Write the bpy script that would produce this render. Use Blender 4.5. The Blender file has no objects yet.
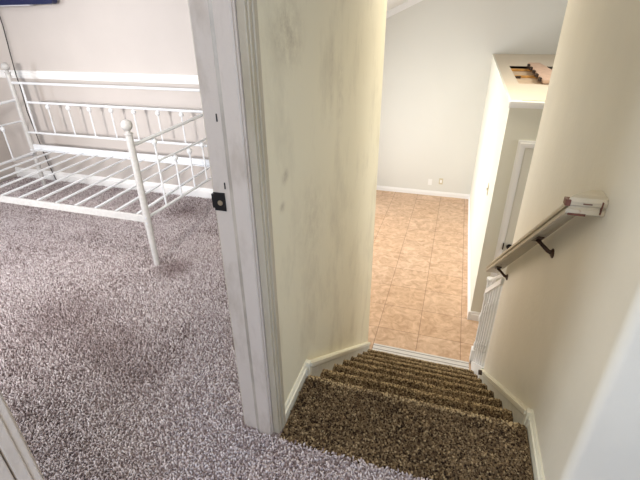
import bpy, bmesh, math, random
import numpy as np
from mathutils import Vector, Matrix
random.seed(7)
rng = np.random.default_rng(7)
C = bpy.context.scene.collection
S = bpy.context.scene
R = math.radians

# ------------------------------------------------------------------ camera
cam = bpy.data.cameras.new('camera'); co = bpy.data.objects.new('camera', cam); C.objects.link(co)
F, YAW, PITCH, ROLL = 418.75, R(-17.835), R(27.459), R(-0.619)
cam.sensor_fit = 'HORIZONTAL'; cam.sensor_width = 36; cam.lens = F*36/640; cam.clip_start = 0.02
fw = Vector((math.sin(YAW)*math.cos(PITCH), math.cos(YAW)*math.cos(PITCH), -math.sin(PITCH)))
r0 = Vector((math.cos(YAW), -math.sin(YAW), 0)); u0 = r0.cross(fw)
rt = r0*math.cos(ROLL)+u0*math.sin(ROLL); up = rt.cross(fw)
M = Matrix((rt, up, -fw)).transposed().to_4x4(); M.translation = Vector((0, 0, 1.5))
co.matrix_world = M
S.camera = co

# ------------------------------------------------------------------ world, light, exposure
S.view_settings.view_transform = 'Standard'; S.view_settings.look = 'None'
S.view_settings.gamma = 1.0; S.view_settings.use_curve_mapping = False
S.view_settings.exposure = 0.12
W = bpy.data.worlds.new('world'); S.world = W; W.use_nodes = True
bg = W.node_tree.nodes['Background']; bg.inputs[0].default_value = (0.75, 0.86, 1, 1); bg.inputs[1].default_value = 1.0

def area(name, loc, direction, sx, sy, power, color, spread=180):
    l = bpy.data.lights.new(name, 'AREA'); l.shape = 'RECTANGLE'; l.size = sx; l.size_y = sy
    l.energy = power; l.color = color; l.spread = R(spread)
    o = bpy.data.objects.new(name, l); C.objects.link(o); o.location = loc
    o.rotation_euler = Vector(direction).to_track_quat('-Z', 'Z').to_euler()
    return o
COOL = (0.80, 0.90, 1.0); WARM = (1.0, 0.90, 0.72); NEUT = (1.0, 0.97, 0.92)
area('daylight_bedroom_front_window', (-1.35, -1.56, 1.6), (-.38, 1, -0.16), 0.38, 0.45, 22, (1, .95, .91), 60)
area('daylight_bedroom_window', (-4.58, 0.0, 1.55), (1, 0.35, -0.25), 1.2, 1.2, 74, (.86, .92, 1.0))
area('daylight_hall_window', (0.9, -1.56, 1.45), (-0.1, 1, -0.1), 1.1, 1.1, 28, (.40, .60, 1.0))
area('daylight_patio_door', (-2.56, 5.7, -0.35), (1, 0, 0.0), 2.6, 1.9, 76, (1, .98, .95), 130)
area('living_right_fill', (3.94, 3.2, 0.2), (-1, 0.05, 0), 1.6, 1.6, 32, NEUT)  # added light from the unseen right side, brightens the railing
area('living_room_fill', (1.4, 5.0, 2.5), (0, 0, -1), 0.6, 0.6, 18, NEUT)  # added fill for the lower room and step edges, no fixture seen
area('bedroom_ambient_fill', (-2.4, 1.2, 2.38), (0, 0, -1), 0.5, 0.5, 15, (1, .93, .90))  # added ambient fill for the bedroom, no known fixture
area('hall_warm_fill', (0.1, -0.3, 2.38), (0, 0.1, -1), 0.35, 0.35, 16, WARM)  # added warm fill from behind the landing, no known fixture
area('stairwell_fill', (0.15, 3.9, 2.15), (0, -.25, -1), 0.3, 0.3, 30, (1, .88, .68))  # added to brighten the left stair wall and step edges

# ------------------------------------------------------------------ materials
SMUDGE = [(1.36, 1.47, .22, .15, .6), (1.28, 1.03, .05, .04, .8), (1.24, .93, .04, .03, .7), (1.85, 1.30, .05, .28, .35), (2.0, 1.2, .10, .30, .35), (1.55, .75, .3, .3, .3)]
def mat(name, color, rough=0.6, metal=0.0, bump=0.0, bscale=60, dirt=None, dscale=4, dlo=.55, dhi=.75, stretch=(1,1,1), spec=.5, noise=.0, nscale=8):
    m = bpy.data.materials.new(name); m.use_nodes = True; nt = m.node_tree; b = nt.nodes['Principled BSDF']
    b.inputs['Roughness'].default_value = rough; b.inputs['Metallic'].default_value = metal
    b.inputs['Specular IOR Level'].default_value = spec
    col = (*color, 1); b.inputs['Base Color'].default_value = col
    tc = nt.nodes.new('ShaderNodeTexCoord'); src = None
    if noise:
        n = nt.nodes.new('ShaderNodeTexNoise'); n.inputs['Scale'].default_value = nscale; n.inputs['Detail'].default_value = 5
        nt.links.new(tc.outputs['Object'], n.inputs['Vector'])
        r = nt.nodes.new('ShaderNodeValToRGB'); e = r.color_ramp.elements
        e[0].position = .3; e[1].position = .7
        e[0].color = (*[c*(1-noise) for c in color], 1); e[1].color = (*[min(1, c*(1+noise)) for c in color], 1)
        nt.links.new(n.outputs['Fac'], r.inputs['Fac']); src = r.outputs['Color']
    if dirt:
        mp = nt.nodes.new('ShaderNodeMapping'); mp.inputs['Scale'].default_value = stretch
        nt.links.new(tc.outputs['Object'], mp.inputs['Vector'])
        n = nt.nodes.new('ShaderNodeTexNoise'); n.inputs['Scale'].default_value = dscale; n.inputs['Detail'].default_value = 8; n.inputs['Roughness'].default_value = .65
        nt.links.new(mp.outputs['Vector'], n.inputs['Vector'])
        mr = nt.nodes.new('ShaderNodeMapRange'); mr.inputs['From Min'].default_value = dlo; mr.inputs['From Max'].default_value = dhi
        mr.clamp = True; nt.links.new(n.outputs['Fac'], mr.inputs['Value'])
        mx = nt.nodes.new('ShaderNodeMix'); mx.data_type = 'RGBA'
        nt.links.new(mr.outputs['Result'], mx.inputs['Factor'])
        if src: nt.links.new(src, mx.inputs['A'])
        else: mx.inputs['A'].default_value = col
        mx.inputs['B'].default_value = (*dirt, 1); src = mx.outputs['Result']
    if src: nt.links.new(src, b.inputs['Base Color'])
    if bump:
        n = nt.nodes.new('ShaderNodeTexNoise'); n.inputs['Scale'].default_value = bscale; n.inputs['Detail'].default_value = 4
        nt.links.new(tc.outputs['Object'], n.inputs['Vector'])
        bp = nt.nodes.new('ShaderNodeBump'); bp.inputs['Strength'].default_value = bump; bp.inputs['Distance'].default_value = .004
        nt.links.new(n.outputs['Fac'], bp.inputs['Height']); nt.links.new(bp.outputs['Normal'], b.inputs['Normal'])
    return m

m_cream = mat('cream_wall_paint', (.82, .77, .59), .5, bump=.25, bscale=40, dirt=(.50, .45, .33), dscale=2.6, dlo=.50, dhi=1.0, stretch=(1, 1.6, .9))
m_right = mat('stair_right_wall_paint', (.78, .73, .62), .45, bump=.25, bscale=40, noise=.04, nscale=3)
m_living = mat('living_room_wall_paint', (.72, .72, .685), .6, bump=.1, bscale=60)
m_box = mat('closet_wall_paint', (.74, .73, .64), .6, bump=.1)
m_bed_wall = mat('bedroom_wall_paint', (.55, .505, .475), .6, bump=.2, bscale=30, noise=.03, nscale=2.5)
m_white = mat('white_trim_paint', (.88, .88, .88), .35)
m_jamb = mat('worn_jamb_paint', (.62, .55, .485), .45, bump=.3, bscale=90, dirt=(.40, .33, .26), dscale=6, dlo=.48, dhi=.85, stretch=(2, 2, .7))
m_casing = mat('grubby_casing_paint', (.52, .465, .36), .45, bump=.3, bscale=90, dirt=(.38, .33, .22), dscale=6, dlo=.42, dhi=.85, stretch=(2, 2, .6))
m_stop = mat('shaded_grimy_stop_paint', (.36, .32, .27), .5, noise=.25, nscale=9)  # dark tone paints the shading on the stop's sloped face, with grime
m_trimc = mat('cream_trim_paint', (.80, .77, .64), .4, dirt=(.5, .44, .32), dscale=14, dlo=.6, dhi=.8)
m_skirt = mat('grey_stringer_paint', (.66, .64, .56), .6, noise=.06, nscale=20)
m_ceil = mat('ceiling_paint', (.80, .80, .78), .8, bump=.4, bscale=80)
m_metal = mat('white_bed_enamel', (.74, .76, .79), .3)
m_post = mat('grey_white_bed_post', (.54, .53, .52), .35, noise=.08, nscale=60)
m_black = mat('black_metal', (.012, .012, .014), .35, metal=.3)
m_brass = mat('worn_brass', (.50, .42, .30), .35, metal=.8)
m_iron = mat('dark_brown_iron', (.055, .022, .012), .4, metal=.3)
m_rail = mat('worn_handrail_paint', (.52, .46, .35), .4, noise=.05, nscale=30, dirt=(.28, .13, .08), dscale=16, dlo=.64, dhi=.70, stretch=(1, .5, 1), bump=.2)
m_bare = mat('bare_brown_wood', (.12, .04, .022), .5, noise=.4, nscale=40)
m_tv = mat('dark_blue_plastic', (.004, .010, .06), .35)
m_tvs = mat('silver_plastic', (.55, .56, .62), .3)
m_cord = mat('black_cord', (.012, .012, .012), .5)
m_plate = mat('ivory_plate', (.60, .54, .38), .4)
m_platew = mat('white_plate', (.85, .85, .84), .4)
m_knob = mat('dark_bronze', (.03, .022, .018), .3, metal=.6)
m_wood = mat('orange_pine', (.62, .33, .09), .55, noise=.2, nscale=14)
m_board = mat('pale_board', (.66, .50, .34), .7, noise=.1, nscale=10)
m_pink = mat('pinkish_board', (.60, .42, .31), .7, noise=.12, nscale=14)
m_dark = mat('dark_gap', (.05, .03, .02), .8)
m_green = mat('pale_green_board', (.60, .62, .48), .6)
m_strip = mat('whitewashed_strip', (.74, .72, .70), .35, dirt=(.45, .4, .36), dscale=30, dlo=.5, dhi=.8, stretch=(.3, 4, 1))
m_door = mat('door_white_paint', (.76, .75, .68), .4)

def smudges(m, spots, col):      # grubby hand marks: (y, z, half width, half height, strength)
    nt = m.node_tree; b = nt.nodes['Principled BSDF']; out = b.inputs['Base Color'].links[0].from_socket
    tc = nt.nodes.new('ShaderNodeTexCoord')
    n = nt.nodes.new('ShaderNodeTexNoise'); n.inputs['Scale'].default_value = 22; n.inputs['Detail'].default_value = 7; n.inputs['Roughness'].default_value = .7
    nt.links.new(tc.outputs['Object'], n.inputs['Vector'])
    for (y, z, a, c, k) in spots:
        mp = nt.nodes.new('ShaderNodeMapping'); mp.inputs['Location'].default_value = (0, -y/a, -z/c); mp.inputs['Scale'].default_value = (0, 1/a, 1/c)
        nt.links.new(tc.outputs['Object'], mp.inputs['Vector'])
        ln = nt.nodes.new('ShaderNodeVectorMath'); ln.operation = 'LENGTH'; nt.links.new(mp.outputs['Vector'], ln.inputs[0])
        q = nt.nodes.new('ShaderNodeMapRange'); q.interpolation_type = 'SMOOTHSTEP'; q.inputs['From Min'].default_value = 1; q.inputs['From Max'].default_value = 0; q.inputs['To Max'].default_value = k
        nt.links.new(ln.outputs['Value'], q.inputs['Value'])
        w = nt.nodes.new('ShaderNodeMapRange'); w.inputs['From Min'].default_value = .35; w.inputs['From Max'].default_value = .65
        nt.links.new(n.outputs['Fac'], w.inputs['Value'])
        mu = nt.nodes.new('ShaderNodeMath'); mu.operation = 'MULTIPLY'; nt.links.new(q.outputs['Result'], mu.inputs[0]); nt.links.new(w.outputs['Result'], mu.inputs[1])
        mx = nt.nodes.new('ShaderNodeMix'); mx.data_type = 'RGBA'; nt.links.new(mu.outputs['Value'], mx.inputs['Factor']); nt.links.new(out, mx.inputs['A']); mx.inputs['B'].default_value = (*col, 1)
        out = mx.outputs['Result']
    nt.links.new(out, b.inputs['Base Color'])
smudges(m_cream, SMUDGE, (.36, .30, .20))

def carpet(name, ramp, scale, patches):
    m = bpy.data.materials.new(name); m.use_nodes = True; nt = m.node_tree; b = nt.nodes['Principled BSDF']
    b.inputs['Roughness'].default_value = .95; b.inputs['Specular IOR Level'].default_value = .1
    tc = nt.nodes.new('ShaderNodeTexCoord')
    n = nt.nodes.new('ShaderNodeTexNoise'); n.inputs['Scale'].default_value = scale; n.inputs['Detail'].default_value = 3; n.inputs['Roughness'].default_value = .6
    nt.links.new(tc.outputs['Object'], n.inputs['Vector'])
    r = nt.nodes.new('ShaderNodeValToRGB'); cr = r.color_ramp
    while len(cr.elements) < len(ramp): cr.elements.new(.5)
    for e, (p, c) in zip(cr.elements, ramp): e.position = p; e.color = (*c, 1)
    nt.links.new(n.outputs['Fac'], r.inputs['Fac'])
    n2 = nt.nodes.new('ShaderNodeTexNoise'); n2.inputs['Scale'].default_value = 2.6; n2.inputs['Detail'].default_value = 5; n2.inputs['Roughness'].default_value = .6
    nt.links.new(tc.outputs['Object'], n2.inputs['Vector'])
    mr = nt.nodes.new('ShaderNodeMapRange'); mr.inputs['From Min'].default_value = .35; mr.inputs['From Max'].default_value = .7
    mr.inputs['To Min'].default_value = 1.0; mr.inputs['To Max'].default_value = patches
    nt.links.new(n2.outputs['Fac'], mr.inputs['Value'])
    mx = nt.nodes.new('ShaderNodeMix'); mx.data_type = 'RGBA'; mx.blend_type = 'MULTIPLY'; mx.inputs['Factor'].default_value = 1
    nt.links.new(r.outputs['Color'], mx.inputs['A']); nt.links.new(mr.outputs['Result'], mx.inputs['B'])
    out = mx.outputs['Result']
    # soiled spots plus a painted bed-post foot shadow (position, radius, colour)
    for (x, y, rad, colr, amt) in SPOTS:
        vm = nt.nodes.new('ShaderNodeVectorMath'); vm.operation = 'DISTANCE'
        nt.links.new(tc.outputs['Object'], vm.inputs[0]); vm.inputs[1].default_value = (x, y, 0)
        ad = nt.nodes.new('ShaderNodeMath'); ad.operation = 'MULTIPLY_ADD'
        nt.links.new(n2.outputs['Fac'], ad.inputs[0]); ad.inputs[1].default_value = rad*1.5
        nt.links.new(vm.outputs['Value'], ad.inputs[2])
        q = nt.nodes.new('ShaderNodeMapRange'); q.inputs['From Min'].default_value = rad*1.9; q.inputs['From Max'].default_value = rad*.9
        q.inputs['To Min'].default_value = 0; q.inputs['To Max'].default_value = amt
        nt.links.new(ad.outputs['Value'], q.inputs['Value'])
        m3 = nt.nodes.new('ShaderNodeMix'); m3.data_type = 'RGBA'; m3.blend_type = 'MULTIPLY'
        nt.links.new(q.outputs['Result'], m3.inputs['Factor']); nt.links.new(out, m3.inputs['A']); m3.inputs['B'].default_value = (*colr, 1)
        out = m3.outputs['Result']
    nt.links.new(out, b.inputs['Base Color'])
    return m
SPOTS = [(-2.2, 2.92, .17, (.62, .45, .38), .8), (-1.72, 2.04, .13, (.55, .36, .26), .9), (-1.56, 1.26, .2, (.6, .52, .52), .6), (-2.0, 1.4, .3, (.72, .66, .68), .6), (-1.3, 1.15, .16, (.7, .62, .6), .5)]
m_carpet = carpet('speckled_frieze_carpet', [(.30, (.10, .072, .068)), (.45, (.27, .215, .21)), (.55, (.40, .335, .325)), (.70, (.60, .53, .52))], 190, .75)
FLOOR_SPOTS = SPOTS; SPOTS = []
m_stairc = carpet('speckled_shade_brown_carpet', [(.32, (.05, .032, .018)), (.46, (.14, .095, .055)), (.56, (.24, .175, .105)), (.70, (.42, .33, .21))], 190, .8)  # same speckled carpet, with the stairs' dim light painted in as brown

def tiles():
    m = bpy.data.materials.new('tan_ceramic_tile'); m.use_nodes = True; nt = m.node_tree; b = nt.nodes['Principled BSDF']
    b.inputs['Roughness'].default_value = .38
    tc = nt.nodes.new('ShaderNodeTexCoord'); mp = nt.nodes.new('ShaderNodeMapping'); mp.inputs['Location'].default_value = (.081, -3.635+.43*4, 0)
    nt.links.new(tc.outputs['Object'], mp.inputs['Vector'])
    br = nt.nodes.new('ShaderNodeTexBrick'); br.offset = 0; br.squash = 1
    br.inputs['Scale'].default_value = 1; br.inputs['Brick Width'].default_value = .43; br.inputs['Row Height'].default_value = .43
    br.inputs['Mortar Size'].default_value = .0035; br.inputs['Mortar Smooth'].default_value = .3
    br.inputs['Color1'].default_value = (.68, .47, .32, 1); br.inputs['Color2'].default_value = (.65, .43, .275, 1); br.inputs['Mortar'].default_value = (.36, .20, .12, 1)
    nt.links.new(mp.outputs['Vector'], br.inputs['Vector'])
    n = nt.nodes.new('ShaderNodeTexNoise'); n.inputs['Scale'].default_value = 9; n.inputs['Detail'].default_value = 9; n.inputs['Roughness'].default_value = .62; n.inputs['Distortion'].default_value = 1.2
    nt.links.new(tc.outputs['Object'], n.inputs['Vector'])
    r = nt.nodes.new('ShaderNodeValToRGB'); e = r.color_ramp.elements
    e[0].position = .33; e[0].color = (.72, .66, .60, 1); e[1].position = .66; e[1].color = (1.12, 1.16, 1.2, 1)
    nt.links.new(n.outputs['Fac'], r.inputs['Fac'])
    mx = nt.nodes.new('ShaderNodeMix'); mx.data_type = 'RGBA'; mx.blend_type = 'MULTIPLY'; mx.inputs['Factor'].default_value = 1
    nt.links.new(br.outputs['Color'], mx.inputs['A']); nt.links.new(r.outputs['Color'], mx.inputs['B'])
    nt.links.new(mx.outputs['Result'], b.inputs['Base Color'])
    bp = nt.nodes.new('ShaderNodeBump'); bp.inputs['Strength'].default_value = .5; bp.inputs['Distance'].default_value = .003; bp.invert = True
    nt.links.new(br.outputs['Fac'], bp.inputs['Height']); nt.links.new(bp.outputs['Normal'], b.inputs['Normal'])
    return m
m_tile = tiles()

# ------------------------------------------------------------------ mesh helpers
class MB:
    def __init__(s): s.bm = bmesh.new()
    def box(s, x0, x1, y0, y1, z0, z1, bev=0, seg=2):
        r = bmesh.ops.create_cube(s.bm, size=1)
        for v in r['verts']:
            v.co = Vector((x0+(v.co.x+.5)*(x1-x0), y0+(v.co.y+.5)*(y1-y0), z0+(v.co.z+.5)*(z1-z0)))
        if bev:
            ed = list({e for v in r['verts'] for e in v.link_edges})
            bmesh.ops.bevel(s.bm, geom=ed, offset=bev, segments=seg, affect='EDGES', profile=.5)
        return s
    def rings(s, rings, closed=False, caps=True):
        vs = [[s.bm.verts.new(p) for p in r] for r in rings]; n = len(vs[0])
        pairs = list(zip(vs[:-1], vs[1:])) + ([(vs[-1], vs[0])] if closed else [])
        for a, b in pairs:
            for i in range(n):
                j = (i+1) % n
                s.bm.faces.new((a[i], a[j], b[j], b[i]))
        if caps and not closed:
            s.bm.faces.new(vs[0][::-1]); s.bm.faces.new(vs[-1])
        return s
    def prism(s, pts, vec):            # planar polygon (3d points) extruded by vec
        v = Vector(vec)
        return s.rings([[Vector(p) for p in pts], [Vector(p)+v for p in pts]])
    def tube(s, pts, rad, n=10):
        pts = [Vector(p) for p in pts]; rads = rad if isinstance(rad, (list, tuple)) else [rad]*len(pts)
        rings = []
        ref = None
        for i, p in enumerate(pts):
            t = (pts[min(i+1, len(pts)-1)]-pts[max(i-1, 0)]).normalized()
            if ref is None:
                ref = Vector((0, 0, 1)) if abs(t.z) < .9 else Vector((1, 0, 0))
            a = (ref - t*ref.dot(t)).normalized(); b = t.cross(a); ref = a
            rings.append([p+(a*math.cos(2*math.pi*k/n)+b*math.sin(2*math.pi*k/n))*rads[i] for k in range(n)])
        return s.rings(rings)
    def lathe(s, base, prof, n=16, axis=(0, 0, 1)):   # prof: list of (r, h)
        ax = Vector(axis).normalized(); a = ax.orthogonal().normalized(); b = ax.cross(a); base = Vector(base)
        return s.rings([[base+ax*h+(a*math.cos(2*math.pi*k/n)+b*math.sin(2*math.pi*k/n))*max(r, 1e-4) for k in range(n)] for r, h in prof])
    def ball(s, c, r, n=16, flat=1.0):
        return s.lathe(c, [(r*math.sin(math.pi*i/10), -r*flat*math.cos(math.pi*i/10)) for i in range(11)], n)
    def build(s, name, m, parent=None, smooth=False):
        bmesh.ops.recalc_face_normals(s.bm, faces=s.bm.faces[:])
        me = bpy.data.meshes.new(name); s.bm.to_mesh(me); s.bm.free()
        if smooth:
            for p in me.polygons: p.use_smooth = True
            me.set_sharp_from_angle(angle=R(40))
        me.materials.append(m)
        o = bpy.data.objects.new(name, me); C.objects.link(o)
        if parent is not None:
            o.parent = parent; o.matrix_parent_inverse = Matrix.Translation(-parent.location)
        return o
def thing(name, label, cat, loc, group=None):
    o = bpy.data.objects.new(name, None); C.objects.link(o); o.location = loc; o.empty_display_size = .05
    o['label'] = label; o['category'] = cat
    if group: o['group'] = group
    return o
def tag(o, label, cat, group=None):
    o['label'] = label; o['category'] = cat
    if group: o['group'] = group
    return o
def struct(o, label=None, cat=None):
    o['kind'] = 'structure'
    if label: o['label'] = label
    if cat: o['category'] = cat
    return o

# ------------------------------------------------------------------ dimensions
XL, XR = -.535, .465                     # stair walls
ZD = -1.456                              # lower floor
Y0, DY, DZ, NS = 1.40, .238, .182, 7     # stair nosings
YB = 3.27                                # bedroom far wall
YC = 1.0                                 # right wall corner
YF = 7.80                                # far wall downstairs
CH = 2.44; DX0_ = -.669
def vault(x): return 1.655+.44*(x+1.295)

# ------------------------------------------------------------------ floors
mb = MB(); mb.box(-4.7, -.60, -1.6, YB+.03, -.14, 0); mb.box(-.60, 2.3, -1.6, YC+.02, -.14, 0); mb.box(-.60, -.5165, YC, 1.13, -.14, 0)
fl = struct(mb.build('floor', m_carpet), 'mauve grey speckled carpet floor of bedroom and hall', 'floor')
mb = MB(); mb.box(-2.7, 4.1, 1.0, YF+.1, ZD-.1, ZD)
struct(mb.build('floor_downstairs', m_tile), 'tan square ceramic tile floor at foot of stairs', 'floor')

# carpet pile: short twisted tufts standing on the carpet
def in_view(P, m=150):
    d = P-np.array([0, 0, 1.5]); w = d@np.array(fw); x = 320+F*(d@np.array(rt))/w; y = 240-F*(d@np.array(up))/w
    return (w > .1) & (x > -m) & (x < 640+m) & (y > -m) & (y < 480+m)
def pile_material(name, ramp):
    m = bpy.data.materials.new(name); m.use_nodes = True; nt = m.node_tree; b = nt.nodes['Principled BSDF']
    b.inputs['Roughness'].default_value = .9; b.inputs['Specular IOR Level'].default_value = .15
    a = nt.nodes.new('ShaderNodeAttribute'); a.attribute_name = 'tint'
    r = nt.nodes.new('ShaderNodeValToRGB'); cr = r.color_ramp
    while len(cr.elements) < len(ramp): cr.elements.new(.5)
    for e, (p, c) in zip(cr.elements, ramp): e.position = p; e.color = (*c, 1)
    nt.links.new(a.outputs['Fac'], r.inputs['Fac']); nt.links.new(r.outputs['Color'], b.inputs['Base Color'])
    return m
def tufts(name, P, N, m, parent, h=.014, r=.0037, lean=.95, tint=None):
    n = len(P); T = np.cross(N, np.array([0.31, .17, .94])); T /= np.linalg.norm(T, axis=1)[:, None]; B = np.cross(N, T)
    a0 = rng.uniform(0, 6.28, n); hh = h*rng.uniform(.7, 1.3, n); rr_ = r*rng.uniform(.75, 1.3, n)
    la = rng.uniform(0, 6.28, n); lm = lean*rng.uniform(.2, 1, n)
    L = (T*np.cos(la)[:, None]+B*np.sin(la)[:, None])*(lm*hh)[:, None]
    V = np.empty((n, 9, 3))
    for lvl, (ht, rd, ls) in enumerate(((0, .75, 0), (.68, 1.0, .55))):
        for k in range(4):
            ang = a0+k*math.pi/2+lvl*.6
            V[:, lvl*4+k] = P+N*(hh*ht)[:, None]+L*ls+(T*np.cos(ang)[:, None]+B*np.sin(ang)[:, None])*(rr_*rd)[:, None]
    V[:, 8] = P+N*hh[:, None]+L
    quad = [(k, (k+1) % 4, 4+(k+1) % 4, 4+k) for k in range(4)]; tri = [(4+k, 4+(k+1) % 4, 8) for k in range(4)]
    idx = np.array([i for q in quad for i in q]+[i for t_ in tri for i in t_])
    loops = (idx[None, :]+9*np.arange(n)[:, None]).ravel()
    tot = np.tile([4]*4+[3]*4, n); start = np.concatenate([[0], np.cumsum(tot)[:-1]])
    me = bpy.data.meshes.new(name); me.vertices.add(9*n); me.vertices.foreach_set('co', V.ravel())
    me.loops.add(len(loops)); me.loops.foreach_set('vertex_index', loops.astype(np.int32))
    me.polygons.add(len(tot)); me.polygons.foreach_set('loop_start', start.astype(np.int32)); me.polygons.foreach_set('loop_total', tot.astype(np.int32))
    me.update(calc_edges=True); me.validate()
    at = me.attributes.new('tint', 'FLOAT', 'POINT')
    if tint is None: tint = rng.uniform(0, 1, n)
    at.data.foreach_set('value', np.repeat(tint, 9).astype(np.float32))
    me.materials.append(m); o = bpy.data.objects.new(name, me); C.objects.link(o)
    if parent is not None: o.parent = parent; o.matrix_parent_inverse = Matrix.Translation(-parent.location)
    o['kind'] = 'stuff'
    return o
def lattice(x0, x1, y0, y1, sp):
    nx = int((x1-x0)/sp); ny = int((y1-y0)/sp)
    gx, gy = np.meshgrid(np.arange(nx), np.arange(ny)); g = np.stack([gx.ravel(), gy.ravel()], 1)+rng.uniform(0, 1, (nx*ny, 2))
    return np.array([x0, y0])+g*sp
def vnoise(p, sc, seed):
    q = p*sc; i = np.floor(q).astype(int); f = q-i; f = f*f*(3-2*f)
    tbl = np.random.default_rng(seed).uniform(0, 1, (256, 256))
    g = lambda a, b: tbl[(i[:, 0]+a) % 256, (i[:, 1]+b) % 256]
    return (g(0, 0)*(1-f[:, 0])+g(1, 0)*f[:, 0])*(1-f[:, 1])+(g(0, 1)*(1-f[:, 0])+g(1, 1)*f[:, 0])*f[:, 1]
m_pile = pile_material('mauve_yarn', [(0, (.12, .08, .075)), (.25, (.38, .31, .31)), (.6, (.60, .53, .535)), (1, (.80, .74, .75))])
m_pile_brown = pile_material('shaded_brown_yarn', [(0, (.025, .014, .008)), (.35, (.11, .070, .038)), (.65, (.24, .165, .09)), (1, (.62, .48, .28))])  # yarn browned to put the stairs' shade into the pile colour
P2 = np.concatenate([lattice(-4.55, -.61, .0, YB-.02, .0080), lattice(-.61, XR-.02, .2, YC+.028, .0072)])
P2 = P2[~((P2[:, 0] > DX0_-.03) & (P2[:, 0] < XL+.03) & ((P2[:, 1] > 1.04) | (P2[:, 1] < .26)))]
P3 = np.c_[P2, np.zeros(len(P2))]; k_ = in_view(P3); P2, P3 = P2[k_], P3[k_]
worn = vnoise(P2, 3.1, 1)*.5+vnoise(P2, 8, 2)*.3+vnoise(P2, 20, 3)*.2
tint = np.clip(rng.uniform(0, 1, len(P2))*.85+.12-.5*np.clip(worn-.5, 0, 1), 0, 1)
for (x, y, rad, colr, amt) in FLOOR_SPOTS:
    d = np.hypot(P2[:, 0]-x, P2[:, 1]-y)/rad+worn-.5
    tint = tint*(1-amt*.75*np.clip(1.3-d, 0, 1))
tufts('carpet_pile', P3, np.tile([0, 0, 1.], (len(P3), 1)), m_pile, fl, tint=tint)

# ------------------------------------------------------------------ walls
# partition between bedroom and stairs, with the doorway in it
DX0, DX1 = -.669, XL
YJ, YN, DH = 1.045, .255, 2.04           # far jamb face, near jamb face, head height
mb = MB(); mb.box(DX0, DX1, YJ+.018, 3.16, ZD-.05, CH+.02)
mb.box(DX0, DX1, -1.62, YN-.018, -.14, CH+.02); mb.box(DX0, DX1, YN-.018, YJ+.018, DH+.018, CH+.02)
struct(mb.build('wall_left', m_cream), 'cream scuffed wall between bedroom doorway and stairs', 'wall')
# bedroom walls
struct(MB().box(-4.7, DX0, YB, 3.36, -.2, CH+.02).build('wall_bedroom_back', m_bed_wall))
mb = MB()
mb.box(-4.72, -4.6, -1.62, -.7, -.14, CH+.02); mb.box(-4.72, -4.6, .7, YB+.02, -.14, CH+.02)
mb.box(-4.72, -4.6, -.7, .7, -.14, .9); mb.box(-4.72, -4.6, -.7, .7, 2.2, CH+.02)
struct(mb.build('wall_bedroom_left', m_bed_wall))
mb = MB()
for (a, b, c, d) in ((-.7, -.64, .9, 2.2), (.64, .7, .9, 2.2), (-.7, .7, .9, .96), (-.7, .7, 2.14, 2.2), (-.02, .02, .9, 2.2)):
    mb.box(-4.70, -4.64, a, b, c, d)
w1 = struct(mb.build('window_1', m_white))
mb = MB(); mb.box(-4.72, -1.8, -1.72, -1.6, -.14, CH+.02); mb.box(-.9, .3, -1.72, -1.6, -.14, CH+.02)
mb.box(-1.8, -.9, -1.72, -1.6, -.14, 1.1); mb.box(-1.8, -.9, -1.72, -1.6, 2.1, CH+.02)
struct(mb.build('wall_front', m_bed_wall))
# facing wall on the right with a rounded outer corner at (XR, YC)
rr = .03; prof = []
for i in range(9):
    a = math.pi + (math.pi/2)*i/8
    prof.append((XR+rr+rr*math.cos(a), YC+rr+rr*math.sin(a)))
poly = prof + [(2.3, YC), (2.3, YC+.13), (XR+.13, YC+.13), (XR+.13, 2.72), (XR, 2.72)]
mb = MB(); mb.rings([[(x, y, ZD-.05) for x, y in poly], [(x, y, CH+.02) for x, y in poly]])
struct(mb.build('wall_right', m_right, smooth=True), 'cream wall along the right of the stairs with rounded corner', 'wall')
struct(MB().box(2.3, 2.42, -1.72, YC+.13, -.14, CH+.02).build('wall_hall_right', m_right))
mb = MB(); mb.box(.3, .35, -1.72, -1.6, -.14, CH+.02); mb.box(1.5, 2.3, -1.72, -1.6, -.14, CH+.02)
mb.box(.35, 1.5, -1.72, -1.6, -.14, .85); mb.box(.35, 1.5, -1.72, -1.6, 2.05, CH+.02)
struct(mb.build('wall_hall_front', m_right))
# living room
struct(MB().box(-2.7, 4.1, YF, YF+.12, ZD-.05, 4.2).build('wall_far', m_living), 'pale tall wall at far end downstairs', 'wall')
mb = MB(); mb.box(-2.72, -2.6, 3.36, 4.4, ZD-.05, 1.3); mb.box(-2.72, -2.6, 7.0, YF+.1, ZD-.05, 1.3)
mb.box(-2.72, -2.6, 4.4, 7.0, .65, 1.3)
struct(mb.build('wall_living_left', m_living))
mb = MB()
for (a, b, c, d) in ((4.4, 4.46, ZD, .65), (6.94, 7.0, ZD, .65), (5.67, 5.73, ZD, .65), (4.4, 7.0, .59, .65), (4.4, 7.0, ZD, ZD+.06)):
    mb.box(-2.70, -2.64, a, b, c, d)
struct(mb.build('window_2', m_white))
struct(MB().box(-2.72, DX0, 3.36, 3.42, ZD-.05, CH+.02).build('wall_living_near', m_living))
mb = MB(); mb.box(4.0, 4.12, 1.0, 2.4, ZD-.05, 3.9); mb.box(4.0, 4.12, 4.0, YF+.1, ZD-.05, 3.9)
mb.box(4.0, 4.12, 2.4, 4.0, ZD-.05, -.6); mb.box(4.0, 4.12, 2.4, 4.0, 1.0, 3.9)
struct(mb.build('wall_living_right', m_living))
struct(MB().box(XR+.13, 4.1, 1.13, 1.25, ZD-.05, 3.0).build('wall_under_hall', m_living))
struct(MB().box(XR+.13, 4.1, 1.13, 3.36, CH, CH+.1).build('ceiling_over_passage', m_ceil))
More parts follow.
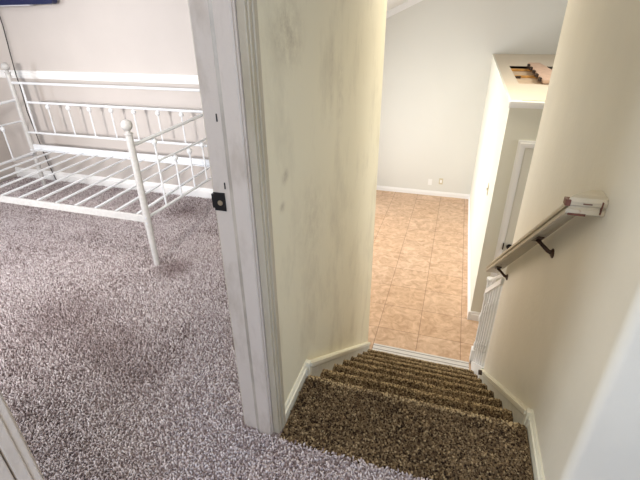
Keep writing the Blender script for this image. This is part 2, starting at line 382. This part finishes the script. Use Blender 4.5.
# ceilings
struct(MB().box(-4.72, 2.42, -1.72, 3.36, CH, CH+.1).build('ceiling', m_ceil))
mb = MB(); xs = (-2.72, 2.0, 4.12)
pts = [(-2.72, vault(-2.72)), (2.0, vault(2.0)), (4.12, vault(2.0)-.44*2.12)]
mb.prism([(x, 3.36, z) for x, z in pts]+[(x, 3.36, z+.12) for x, z in pts[::-1]], (0, YF-3.36+.05, 0))
struct(mb.build('ceiling_vault', m_ceil), 'sloped white ceiling of tall room downstairs', 'ceiling')
mb = MB(); mb.prism([(DX1, 3.36, vault(DX1)), (2.0, 3.36, vault(2.0)), (4.1, 3.36, vault(2)-.44*2.1), (4.1, 3.36, CH), (DX1+1.02, 3.36, CH), (DX1, 3.36, CH-.02)], (0, .06, 0))
mb.box(DX1, 1.0, 3.30, 3.36, vault(XR), CH)
struct(mb.build('wall_above_stairs', m_living))
# crown moulding against the sloping ceiling on the far wall
mb = MB()
for (t, o_, p_) in ((0, .05, .05), (.05, .10, .028)):
    a, b = (-2.6, vault(-2.6)-t), (2.0, vault(2.0)-t)
    mb.prism([(a[0], YF-p_, a[1]), (b[0], YF-p_, b[1]), (b[0], YF-p_, b[1]-.05), (a[0], YF-p_, a[1]-.05)], (0, p_, 0))
struct(mb.build('trim_1', m_white), 'white crown moulding under sloped ceiling on the far wall', 'moulding')

# closet enclosure downstairs (its top is below eye level)
XB, YX = .43, 4.066
def top(y): return .876+.04*(y-YX)
HX0, HX1, HY0, HY1 = .575, 1.45, 5.02, 6.40
mb = MB()
mb.prism([(XB, YX, ZD), (XB, YF, ZD), (XB, YF, top(YF)), (XB, YX, top(YX))], (.10, 0, 0))          # left wall
mb.prism([(XB+.1, YX, ZD), (XB+.1, YX, top(YX)), (3.99, YX, top(YX)), (3.99, YX, ZD)], (0, .10, 0))
struct(mb.build('wall_closet', m_box), 'cream enclosure with doorway, its left side bright', 'wall')
mb = MB()
def slab(x0, x1, y0, y1, th=.03):
    mb.prism([(x0, y0, top(y0)+.001), (x0, y1, top(y1)+.001), (x0, y1, top(y1)-th), (x0, y0, top(y0)-th)], (x1-x0, 0, 0))
slab(XB+.001, 3.98, YX+.10, HY0); slab(XB+.001, 3.98, HY1, YF-.001); slab(XB+.001, HX0, HY0, HY1); slab(HX1, 3.98, HY0, HY1)
struct(mb.build('ceiling_ledge', m_board if False else mat('ledge_paint', (.70, .62, .50), .6)), 'beige ledge on top of the enclosure with unfinished opening', 'ledge')
# white edge trim of the ledge
mb = MB()
mb.prism([(XB-.012, YX-.014, top(YX)+.004), (XB-.012, YX-.014, top(YX)-.045), (XB-.012, YX, top(YX)-.045), (XB-.012, YX, top(YX)+.004)], (3.3, 0, 0))
mb.box(XB-.004, 3.7, YX-.028, YX-.012, top(YX)-.012, top(YX)+.008)
struct(mb.build('trim_2', m_white))
mb = MB(); mb.prism([(XB-.012, YX, top(YX)+.004), (XB-.012, YF, top(YF)+.004), (XB-.012, YF, top(YF)-.02), (XB-.012, YX, top(YX)-.02)], (.022, 0, 0))
struct(mb.build('trim_3', m_box))

# things in the opening: floor board, joists, notched board, pipe
tz = top(5.0)-.05
t = thing('ceiling_opening', 'unfinished rectangular opening in ledge showing orange joists and boards', 'opening', (HX0, HY0, tz))
b = MB()
b.prism([(HX0-.03, HY0-.03, top(HY0)-.060), (HX0-.03, HY1+.03, top(HY1)-.060), (HX0-.03, HY1+.03, top(HY1)-.045), (HX0-.03, HY0-.03, top(HY0)-.045)], (HX1-HX0+.06, 0, 0))
b.build('backing_board', m_board, t)
b = MB()
for xa in (HX0-.012, HX1): b.prism([(xa, HY0, top(HY0)-.05), (xa, HY1, top(HY1)-.05), (xa, HY1, top(HY1)-.002), (xa, HY0, top(HY0)-.002)], (.012, 0, 0))
for ya in (HY0-.012, HY1): b.box(HX0, HX1, ya, ya+.012, top(ya)-.05, top(ya)-.002)
b.build('rim', m_board, t)
for y in (5.72, 6.27): MB().box(HX0+.002, HX1-.002, y, y+.085, top(y)-.043, top(y)-.022).build('joist', m_wood, t)
MB().box(HX0+.003, HX0+.08, 5.66, 5.70, top(5.66)-.043, top(5.66)-.02).build('broken_batten', m_dark, t)
b = MB(); b.prism([(.80, 6.42, top(6.42)+.012), (.93, 6.42, top(6.42)+.012), (1.06, 5.0, top(5.0)+.012), (.80, 5.0, top(5)+.012)], (0, 0, .03))
nb = b.build('notched_board', m_pink, t)
for k in range(5):
    y = 5.12+k*.27
    MB().box(.778, .80, y, y+.10, top(y)+.010, top(y)+.046).build('notch', m_dark, nb)
MB().box(.98, 1.42, 5.4, 6.0, tz+.03, tz+.05).build('green_board', m_green, t)
MB().tube([(1.0, 6.15, top(6.1)-.02), (1.42, 6.15, top(6.1)-.02)], .018).build('white_pipe', m_white, t)

# door downstairs in the closet front
d2 = bpy.data.objects.new('door_2', None); C.objects.link(d2); d2.location = (.556, YX, ZD); struct(d2, 'closed pale door with dark knob in the enclosure downstairs', 'door')
b = MB()
for (o0, o1, dp) in ((0, .02, .012), (.02, .045, .022), (.045, .062, .016)):
    b.prism([(.556+o0, YX-dp, ZD), (.556+o0, YX-dp, .556-o0), (1.55-o0, YX-dp, .556-o0), (1.55-o0, YX-dp, ZD), (1.55-o1, YX-dp, ZD), (1.55-o1, YX-dp, .556-o1), (.556+o1, YX-dp, .556-o1), (.556+o1, YX-dp, ZD)], (0, dp, 0))
b.build('door_casing', m_white, d2)
b = MB(); b.box(.625, 1.48, YX-.006, YX-.0005, ZD+.01, .488)
for (x0, x1) in ((.74, 1.02), (1.10, 1.38)):
    for (z0, z1) in ((ZD+.2, -.55), (-.40, .36)):
        b.box(x0, x1, YX-.012, YX-.006, z0, z1, .004)
b.build('door_leaf', m_door, d2)
b = MB(); b.lathe((.672, YX-.004, -.50), [(.028, 0), (.028, .006), (.010, .012), (.010, .03), (.024, .036), (.028, .048), (.024, .06), (.0, .064)], 16, (0, -1, 0))
b.build('door_knob', m_knob, d2, True)
b = MB(); b.box(.608, .618, YX-.027, YX-.015, -.53, -.46); b.build('door_hinge', m_knob, d2)

# baseboards
def base_profile(mb, p0, p1, n, h, t=.014):   # p0->p1 on the wall line at height z, n = outward normal
    p0 = Vector(p0); p1 = Vector(p1); n = Vector(n); z = Vector((0, 0, 1))
    sec = [(0, 0), (t, 0), (t, h*.68), (t*.62, h*.74), (t*.62, h*.86), (t*.3, h), (0, h)]
    mb.rings([[p0+n*a+z*b for a, b in sec], [p1+n*a+z*b for a, b in sec]])
mb = MB(); base_profile(mb, (-2.6, YF, ZD), (XB, YF, ZD), (0, -1, 0), .088, .018); struct(mb.build('baseboard_far', m_white), 'white baseboard of the far wall', 'baseboard')
mb = MB(); base_profile(mb, (XB, YX-.016, ZD), (XB, YF-.018, ZD), (-1, 0, 0), .11, .016); base_profile(mb, (XB-.016, YX, ZD), (.556, YX, ZD), (0, -1, 0), .11, .016)
mb.box(XB-.0175, XB+.01, YX-.0175, YX+.01, ZD, ZD+.108)
struct(mb.build('baseboard_closet', m_white), 'white baseboard around the enclosure', 'baseboard')
mb = MB(); base_profile(mb, (-4.6, YB, 0), (DX0, YB, 0), (0, -1, 0), .105, .016); struct(mb.build('baseboard_bedroom', m_white), 'white baseboard behind the daybed', 'baseboard')
# chair rail
mb = MB(); mb.box(-4.6, DX0, YB-.018, YB, 1.045, 1.118, .004); mb.box(-4.6, DX0, YB-.030, YB-.015, 1.058, 1.084, .004); mb.box(-4.6, DX0, YB-.026, YB-.015, 1.096, 1.114, .003)
struct(mb.build('trim_4', m_white), 'white chair rail moulding on bedroom wall above the daybed', 'moulding')
# stair baseboards + sloping caps
def nose(y): return -DZ/DY*(y-Y0)
YE = 3.14
for side, X, s in (('left', XL, 1), ('right', XR, -1)):
    ya, ye = (1.115, YE) if side == 'left' else (YC+.0, 2.72)
    mb = MB(); base_profile(mb, (X, ya, 0), (X, 1.415, 0), (s, 0, 0), .062, .016)
    if side == 'right':
        base_profile(mb, (X-.0, YC-.0, 0), (2.3, YC, 0), (0, -1, 0), .062, .016)
        mb.box(X-.016, X+.02, YC-.016, YC+.02, 0, .058, .006)
    struct(mb.build('baseboard_'+side, m_trimc), 'low cream baseboard on the '+side+' side of landing', 'baseboard')
    # sloping cap moulding
    mb = MB()
    yk = 1.425
    for (o0, o1, tt) in ((.034, .074, .022), (.048, .070, .030)):
        z = [nose(yk)+o0, nose(ye)+o0, nose(ye)+o1, nose(yk)+o1]
        mb.prism([(X, yk, z[0]), (X, ye, z[1]), (X, ye, z[2]), (X, yk, z[3])], (s*tt, 0, 0))
    mb.box(min(X, X+s*.024), max(X, X+s*.024), 1.408, 1.432, -.03, nose(yk)+.078)
    struct(mb.build('trim_5' if side == 'left' else 'trim_6', m_trimc), 'cream sloping cap moulding on the '+side+' stair wall', 'moulding')

# ------------------------------------------------------------------ staircase
st = thing('staircase', 'brown speckled carpeted steps going down between two cream walls', 'stairs', (0, 1.4, 0))
SX0, SX1 = -.516, .447
def step_mesh(k, lumpy=.0028):
    y, z = Y0+DY*k, -DZ*k
    back = y-DY-.01 if k else YC+.021
    zb = z-DZ+.004
    n = 110; r = .026
    prof = [(back, z)]
    m = max(2, int((y-r-back)/.012))
    prof += [(back+(y-r-back)*i/m, z) for i in range(1, m+1)]
    prof += [(y-r+r*math.sin(a), z-r+r*math.cos(a)) for a in [math.pi*i/8*.97 for i in range(1, 9)]]
    yr = y-.018
    m = 12
    prof += [(yr-.004*math.sin(i/m*3.1), z-2*r-(z-2*r-zb)*i/m) for i in range(0, m+1)]
    top_n = len(prof)
    mb = MB(); rings = []
    rn = rng.normal(0, lumpy, (n+1, top_n))
    low = rng.normal(0, 1, 14)
    for i in range(n+1):
        x = SX0+(SX1-SX0)*i/n
        w = .004*np.interp(i/n*13, range(14), low)
        ring = []
        for j, (py, pz) in enumerate(prof):
            f = 1 if 0 < j else 0
            ring.append((x, py+w*(py > y-.08)+rn[i, j]*f*.8, pz+rn[i, j]*(0.6 if j < top_n-3 else 0)))
        ring += [(x, back, zb)]
        rings.append(ring)
    mb.rings(rings)
    return mb
def step_pile(k, part):
    y, z = Y0+DY*k, -DZ*k; r = .026; sp = .0072
    back = y-DY+.0 if k else YC+.021
    flat = y-r-back; arc = r*math.pi/2; L = flat+arc+.03
    q = lattice(SX0+.004, SX1-.004, 0, L, sp); s_ = q[:, 1]; nose_light = np.clip((s_-flat+.012)/.012, 0, 1)*.45  # nosing tufts painted paler, as if lit from downstairs
    P = np.zeros((len(q), 3)); N = np.zeros((len(q), 3)); P[:, 0] = q[:, 0]
    a = np.clip((s_-flat)/r, 0, math.pi/2); low = s_ < flat; hi = s_ > flat+arc
    P[:, 1] = np.where(low, back+s_, y-r+r*np.sin(a)); P[:, 2] = np.where(low, z, z-r+r*np.cos(a))-np.where(hi, s_-flat-arc, 0)
    N[:, 1] = np.sin(a); N[:, 2] = np.cos(a)
    P[:, 2] += (vnoise(q, 9, 40+k)-.5)*.006; P -= N*.004
    tufts('carpet_pile', P, N, m_pile_brown, part, h=.011, r=.0040, tint=np.clip(rng.uniform(-.1, .85, len(q))+nose_light, 0, 1))
for k in range(0, NS+1):
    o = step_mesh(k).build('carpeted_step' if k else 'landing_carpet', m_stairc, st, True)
    step_pile(k, o)
for X, s, ye in ((XL+.0008, 1, 3.14), (XR-.0008, -1, 2.72)):
    mb = MB(); w = .020 if s == 1 else .019
    mb.prism([(X, Y0-.02, nose(Y0-.02)+.03), (X, ye, nose(ye)+.036), (X, ye, max(ZD, nose(ye)-.25)), (X, Y0-.02, -.25)], (s*w, 0, 0))
    mb.build('skirt_board', m_skirt, st)
# transition strip
t = thing('transition_strip', 'white grooved threshold strip between bottom step and tan tile', 'threshold', (-.05, 3.2, ZD))
MB().box(XL+.03, .43, 3.072, 3.355, ZD+.001, ZD+.010, .003).build('strip_board', m_strip, t)
for y in (3.275, 3.325): MB().box(XL+.03, .43, y, y+.007, ZD+.0095, ZD+.0108).build('groove', mat('groove_grey', (.22, .2, .21), .6), t)

# ------------------------------------------------------------------ stair railing (foot of the right wall)
XRL = .468
t = thing('stair_railing', 'white spindle railing at the foot of the stairs beyond right wall', 'railing', (XRL, 3.38, ZD))
NP = 3.39
b = MB(); b.box(XRL-.035, XRL+.035, NP-.035, NP+.035, ZD, ZD+.16, .004)
b.lathe((XRL, NP, ZD+.16), [(.030, 0), (.022, .02), (.026, .05), (.018, .09), (.018, .30), (.024, .34), (.030, .37), (.024, .40), (.018, .43), (.018, .58), (.026, .62), (.018, .66), (.020, .76), (.028, .78), (.028, .80), (.0, .805)], 14)
b.build('newel_post', m_white, t, True)
def strl(y): return -.82-.80*(y-2.6)
b = MB(); b.prism([(XRL-.019, 2.721, strl(2.721)), (XRL-.019, NP-.036, strl(NP-.03)), (XRL-.019, NP-.036, ZD), (XRL-.019, 2.721, ZD)], (.05, 0, 0))
b.build('stringer', m_white, t)
b = MB()
zt = lambda y: -.09-.79*(y-2.721)
b.prism([(XRL-.022, 2.721, zt(2.721)), (XRL-.022, NP, zt(NP)), (XRL-.022, NP, zt(NP)-.045), (XRL-.022, 2.721, zt(2.721)-.045)], (.044, 0, 0))
b.build('top_rail', m_white, t)
b = MB(); b.tube([(XRL, 2.722, -.05), (XRL, NP, ZD+.94)], .010); b.build('upper_rail', m_white, t)
for k in range(5):
    y = 2.80+k*.118; z0 = strl(y); z1 = zt(y)-.03; L = z1-z0
    b = MB(); b.lathe((XRL, y, z0), [(.012, 0), (.012, L*.18), (.019, L*.20), (.013, L*.24), (.019, L*.28), (.0125, L*.32), (.011, L*.68), (.018, L*.71), (.013, L*.76), (.018, L*.79), (.010, L*.83), (.010, L)], 8)
    b.build('baluster', m_white, t, True)
MB().box(.40, .425, 2.50, 2.535, nose(2.5)+.045, nose(2.5)+.06).build('dark_gap_box', m_dark, t)  # dark box put in for the black gap at the wall's end

# ------------------------------------------------------------------ handrail
YR0, YR1, ZR0, SL = 1.40, 2.90, .992, .750
XC = .402
h = thing('handrail', 'chipped off-white wooden handrail on iron brackets along right stair wall', 'handrail', (XC, YR0, ZR0))
sec = [(-.036, -.022), (.036, -.022), (.039, -.018), (.039, -.006), (.033, -.002), (.033, .002), (.040, .007), (.041, .018), (.035, .028), (.020, .032), (-.030, .032), (-.038, .018), (-.036, .0)]
def ring(P, out): return [Vector(P)+Vector(out)*a+Vector((0, 0, b_)) for a, b_ in ((p_*1.1, q_*1.08) for p_, q_ in sec)]
zr = lambda y: ZR0-SL*(y-YR0)
b = MB()
b.rings([ring((XR-.001, YR0, ZR0), (0, -1, 0)), ring((XC, YR0, ZR0), (-1, -1, 0)), ring((XC, YR1, zr(YR1)), (-1, 0, 0))])
b.build('rail', m_rail, h)
b = MB(); b.box(XR-.005, XR-.0005, YR0-.042, YR0+.038, ZR0-.024, ZR0+.033, .002); b.build('end_block', m_rail, h)
for (x0, x1, y0, y1, z0, z1) in ((.351, .366, YR0-.0475, YR0-.020, ZR0+.004, ZR0+.024), (.366, .415, YR0-.0450, YR0-.038, ZR0-.0262, ZR0-.019), (.40, .425, YR0-.0468, YR0-.041, ZR0+.012, ZR0+.0155), (.449, .4535, YR0-.0475, YR0-.040, ZR0-.016, ZR0+.024)):
    MB().box(x0, x1, y0, y1, z0, z1, .001).build('paint_chip', m_bare, h)
for y in (1.80, 2.66):
    b = MB(); zu = zr(y)-.022; zw = zu-.045
    b.lathe((XR, y-.035, zw), [(.021, 0), (.021, .004), (.012, .010), (.0, .011)], 14, (-1, 0, 0))
    b.tube([(XR-.002, y-.035, zw), (XR-.02, y-.03, zw+.006), (XC+.016, y, zu-.022), (XC, y, zu-.006)], [.010, .009, .008, .010], 8)
    b.prism([(XC-.016, y-.035, zr(y-.035)-.028), (XC+.016, y-.035, zr(y-.035)-.028), (XC+.016, y-.035, zr(y-.035)-.022), (XC-.016, y-.035, zr(y-.035)-.022)], (0, .07, -.07*SL))
    b.build('bracket', m_iron, h, True)

# ------------------------------------------------------------------ bedroom doorway
d1 = bpy.data.objects.new('door_1', None); C.objects.link(d1); d1.location = (XL, YJ, 0); struct(d1, 'worn off-white frame of the bedroom doorway', 'door frame')
def jamb(yf, s):      # yf face toward opening, s = +1 frame material lies toward +y
    b = MB()
    y0, y1 = (yf, yf+.0185) if s > 0 else (yf-.0185, yf)
    b.box(DX0-.006, XL-.013, y0, y1, 0, DH+.018, .0015)
    ys0, ys1 = (yf-.011, yf+.001) if s > 0 else (yf-.001, yf+.011)
    sg = -1 if s > 0 else 1
    b.prism([(-.602, yf, 0), (-.602, yf+sg*.011, 0), (-.556, yf+sg*.011, 0), (-.552, yf+sg*.008, 0), (-.552, yf, 0)], (0, 0, DH))
    c = MB(); c.prism([(-.620, yf, 0), (-.617, yf+sg*.003, 0), (-.6021, yf+sg*.0105, 0), (-.6021, yf, 0)], (0, 0, DH)); c.build('door_stop', m_stop, d1)
    return b.build('door_jamb', m_jamb, d1)
jm = jamb(YJ, 1); jamb(YN, -1)
b = MB(); b.box(DX0-.006, XL+.006, YN-.018, YJ+.018, DH, DH+.0175, .001); b.box(-.617, -.583, YN+.012, YJ-.012, DH-.011, DH+.001, .002); b.build('door_head', m_jamb, d1)
def casing(x, s, y_in, dy, m_=m_casing, e=.012):   # x wall face, s direction out, strips from inner edge outwards
    b = MB()
    for (a0, a1, tp) in ((.0, .014, .012), (.013, .030, .016), (.029, .034, .010), (.033, .058, .019)):
        y0, y1 = sorted((y_in+dy*a0, y_in+dy*a1)); x0, x1 = sorted((x-s*e, x+s*tp))
        b.box(x0, x1, y0, y1, 0, DH+.06, .0025)
    return b.build('door_casing', m_, d1)
casing(XL, 1, YJ+.006, 1); casing(XL, 1, YN-.006, -1, m_jamb); casing(DX0, -1, YJ+.006, 1); casing(DX0, -1, YN-.006, -1)
b = MB(); b.box(XL, XL+.018, YN-.06, YJ+.06, DH+.004, DH+.06, .003); b.box(DX0-.018, DX0, YN-.06, YJ+.06, DH+.004, DH+.06, .003); b.build('head_casing', m_casing, d1)
b = MB(); b.box(-.677, -.637, YJ-.0025, YJ+.001, .985, 1.045, .0012); b.box(-.684, -.675, YJ-.0022, YJ+.010, .992, 1.038, .001)
sp = b.build('strike_plate', m_black, d1)
b = MB(); b.lathe((-.655, YJ-.0024, 1.012), [(.0085, 0), (.0085, .002), (.0, .0022)], 12, (0, -1, 0)); b.build('latch_hole_rim', m_brass, sp)
for z, hh in ((1.268, .014), (1.068, .013)):
    MB().box(-.636, -.6315, YJ-.0012, YJ+.001, z-hh/2-.004, z+hh/2+.004, .001).build('screw_hole', m_black, jm)

# ------------------------------------------------------------------ daybed
bx0, bx1, by0, by1 = -3.94, -1.860, 2.056, 3.03
D = thing('daybed', 'white metal daybed frame without mattress against bedroom wall', 'bed', (-2.9, 2.5, 0))
def post(x, y, h_):
    b = MB(); b.tube([(x, y, 0), (x, y, h_*.35), (x, y, h_)], [.018, .0225, .0215], 14)
    p = b.build('post', m_post, D, True)
    b = MB(); b.lathe((x, y, h_), [(.020, -.005), (.026, .0), (.026, .008), (.014, .012), (.014, .022), (.02, .026)], 14); b.ball((x, y, h_+.055), .034)
    b.build('finial', m_post, p, True)
    for z in (.335, .372):
        b = MB(); b.ball((x+.008, y-.019, z), .007, 8); b.build('bolt_head', m_knob if False else m_tvs, p)
for x in (bx0, bx1): post(x, by0, .915); post(x, by1, 1.12)
tb = lambda pts, r=.0095: MB().tube(pts, r, 8)
for x in (bx0, bx1):
    tb([(x, by0, .845), (x, by1, .885)], .0125).build('arm_rail', m_metal, D, True)
    tb([(x, by0+.21, .690), (x, by1, .695)], .008).build('arm_crossbar', m_metal, D, True)
    tb([(x, by0, .365), (x, by1, .372)], .010).build('arm_bottom_rail', m_metal, D, True)
    for y, zt_ in ((2.268, .853), (2.453, .69), (2.631, .692), (2.808, .694)):
        b = tb([(x, y, .367), (x, y, zt_)], .0065); b.ball((x, y, zt_-.032), 0.0195, 10, 1.15); b.lathe((x, y, zt_-.055), [(.006, -.008), (.011, 0), (.006, .006)], 8)
        b.build('spindle', m_metal, D, True)
tb([(bx0, by1, 1.036), (bx1, by1, 1.033)], .0115).build('back_top_rail', m_metal, D, True)
ix0, ix1 = -3.82, -1.945
tb([(ix0, by1, .868), (ix1, by1, .868)], .0105).build('back_middle_rail', m_metal, D, True)
tb([(bx0, by1, .585), (bx1, by1, .590)], .0105).build('back_lower_rail', m_metal, D, True)
for x in (ix0, ix1): tb([(x, by1, .585), (x, by1, 1.035)], .009).build('back_upright', m_metal, D, True)
for k, x in enumerate((-3.585, -3.348, -3.112, -2.876, -2.638, -2.395, -2.165)):
    b = tb([(x, by1, .587), (x, by1, .868)], .0065); b.ball((x, by1, .836), 0.0195, 10, 1.15); b.build('spindle', m_metal, D, True)
b = MB(); b.box(bx0, bx1, by0-.012, by0+.004, .335, .385, .002); b.box(bx0, bx1, by0, by0+.03, .335, .340); b.build('front_side_rail', m_post, D)  # post grey on this rail paints its dim, shaded front face
b = MB(); b.box(bx0, bx1, by1+.0, by1+.020, .415, .468, .003); b.box(bx0, bx1, by1-.03, by1+.004, .415, .421); b.build('back_side_rail', m_metal, D)
for k in range(12):
    x = bx0+.10+k*.172
    b = MB(); b.prism([(x, by0+.005, .376), (x+.020, by0+.005, .376), (x+.020, by0+.005, .386), (x, by0+.005, .386)], (0, by1-by0-.01, .042))
    b.build('slat', m_metal, D)
# ------------------------------------------------------------------ television, cord
t = thing('television', 'dark blue flat television mounted high on bedroom wall', 'television', (-3.95, 3.2, 1.67))
def rrect(x0, x1, z0, z1, r, y):
    out = []
    for cx, cz, a0 in ((x1-r, z0+r, -90), (x1-r, z1-r, 0), (x0+r, z1-r, 90), (x0+r, z0+r, 180)):
        for i in range(7):
            a = R(a0+15*i); out.append((cx+r*math.cos(a), y, cz+r*math.sin(a)))
    return out
b = MB(); b.prism(rrect(-4.50, -3.36, 1.660, 2.31, .03, 3.175), (0, .055, 0)); b.build('housing', m_tv, t)
b = MB(); b.prism(rrect(-4.46, -3.42, 1.71, 2.27, .01, 3.172), (0, .004, 0)); b.build('screen', m_black, t)
b = MB(); b.box(-4.3, -3.62, 3.178, 3.22, 1.652, 1.662, .002); b.build('lower_bezel', m_tvs, t)
b = MB(); b.box(-4.15, -3.75, 3.229, YB, 1.85, 2.15); b.build('wall_mount', m_black, t)
pts = [(-4.075, 3.235, 1.70), (-4.085, 3.245, 1.5), (-4.11, 3.245, 1.2), (-4.105, 3.235, 1.08), (-4.10, 3.235, .95), (-4.12, 3.24, .73), (-4.09, 3.24, .45), (-4.06, 3.24, .2), (-4.02, 3.24, .02)]
tag(MB().tube(pts, .0045, 6).build('power_cord', m_cord, None, True), 'thin black cord hanging down bedroom wall behind left of daybed', 'cord')

# ------------------------------------------------------------------ wall plates
def plate(name, loc, n, label, cat, m, kind):
    t = thing(name, label, cat, loc); x, y, z = loc
    if n == 'y':
        MB().box(x-.035, x+.035, y-.006, y, z-.057, z+.057, .002).build('cover_plate', m, t)
        if kind == 'outlet':
            for dz in (-.022, .022): MB().box(x-.015, x+.015, y-.009, y-.005, z+dz-.014, z+dz+.014, .002).build('socket', m_platew, t)
        else: MB().box(x-.018, x+.018, y-.009, y-.005, z-.03, z+.03, .002).build('socket', m_platew, t)
    else:
        MB().box(x-.006, x, y-.037, y+.037, z-.06, z+.06, .002).build('cover_plate', m, t)
        MB().box(x-.016, x-.005, y-.006, y+.006, z-.012, z+.014, .002).build('toggle', m_plate, t)
plate('wall_outlet', (-.312, YF, -1.198), 'y', 'white outlet plate low on far wall, left one of the pair', 'outlet', m_platew, 'outlet')
plate('wall_outlet', (-.116, YF, -1.165), 'y', 'ivory outlet plate low on far wall, right one of the pair', 'outlet', m_plate, 'jack')
plate('light_switch', (XB, 4.605, -.115), 'x', 'ivory light switch on bright left side of the enclosure', 'light switch', m_plate, 'switch')

# little dark scraps on the carpet
for i, (x, y, lab) in enumerate(((-3.70, 2.41, 'tiny dark scrap on bedroom carpet before the daybed front rail'), (-3.217, 2.583, 'tiny dark scrap on bedroom carpet under daybed slats'))):
    b = MB(); b.box(x-.02, x+.02, y-.008, y+.008, 0, .008, .003); tag(b.build('carpet_scrap', m_dark), lab, 'scrap')
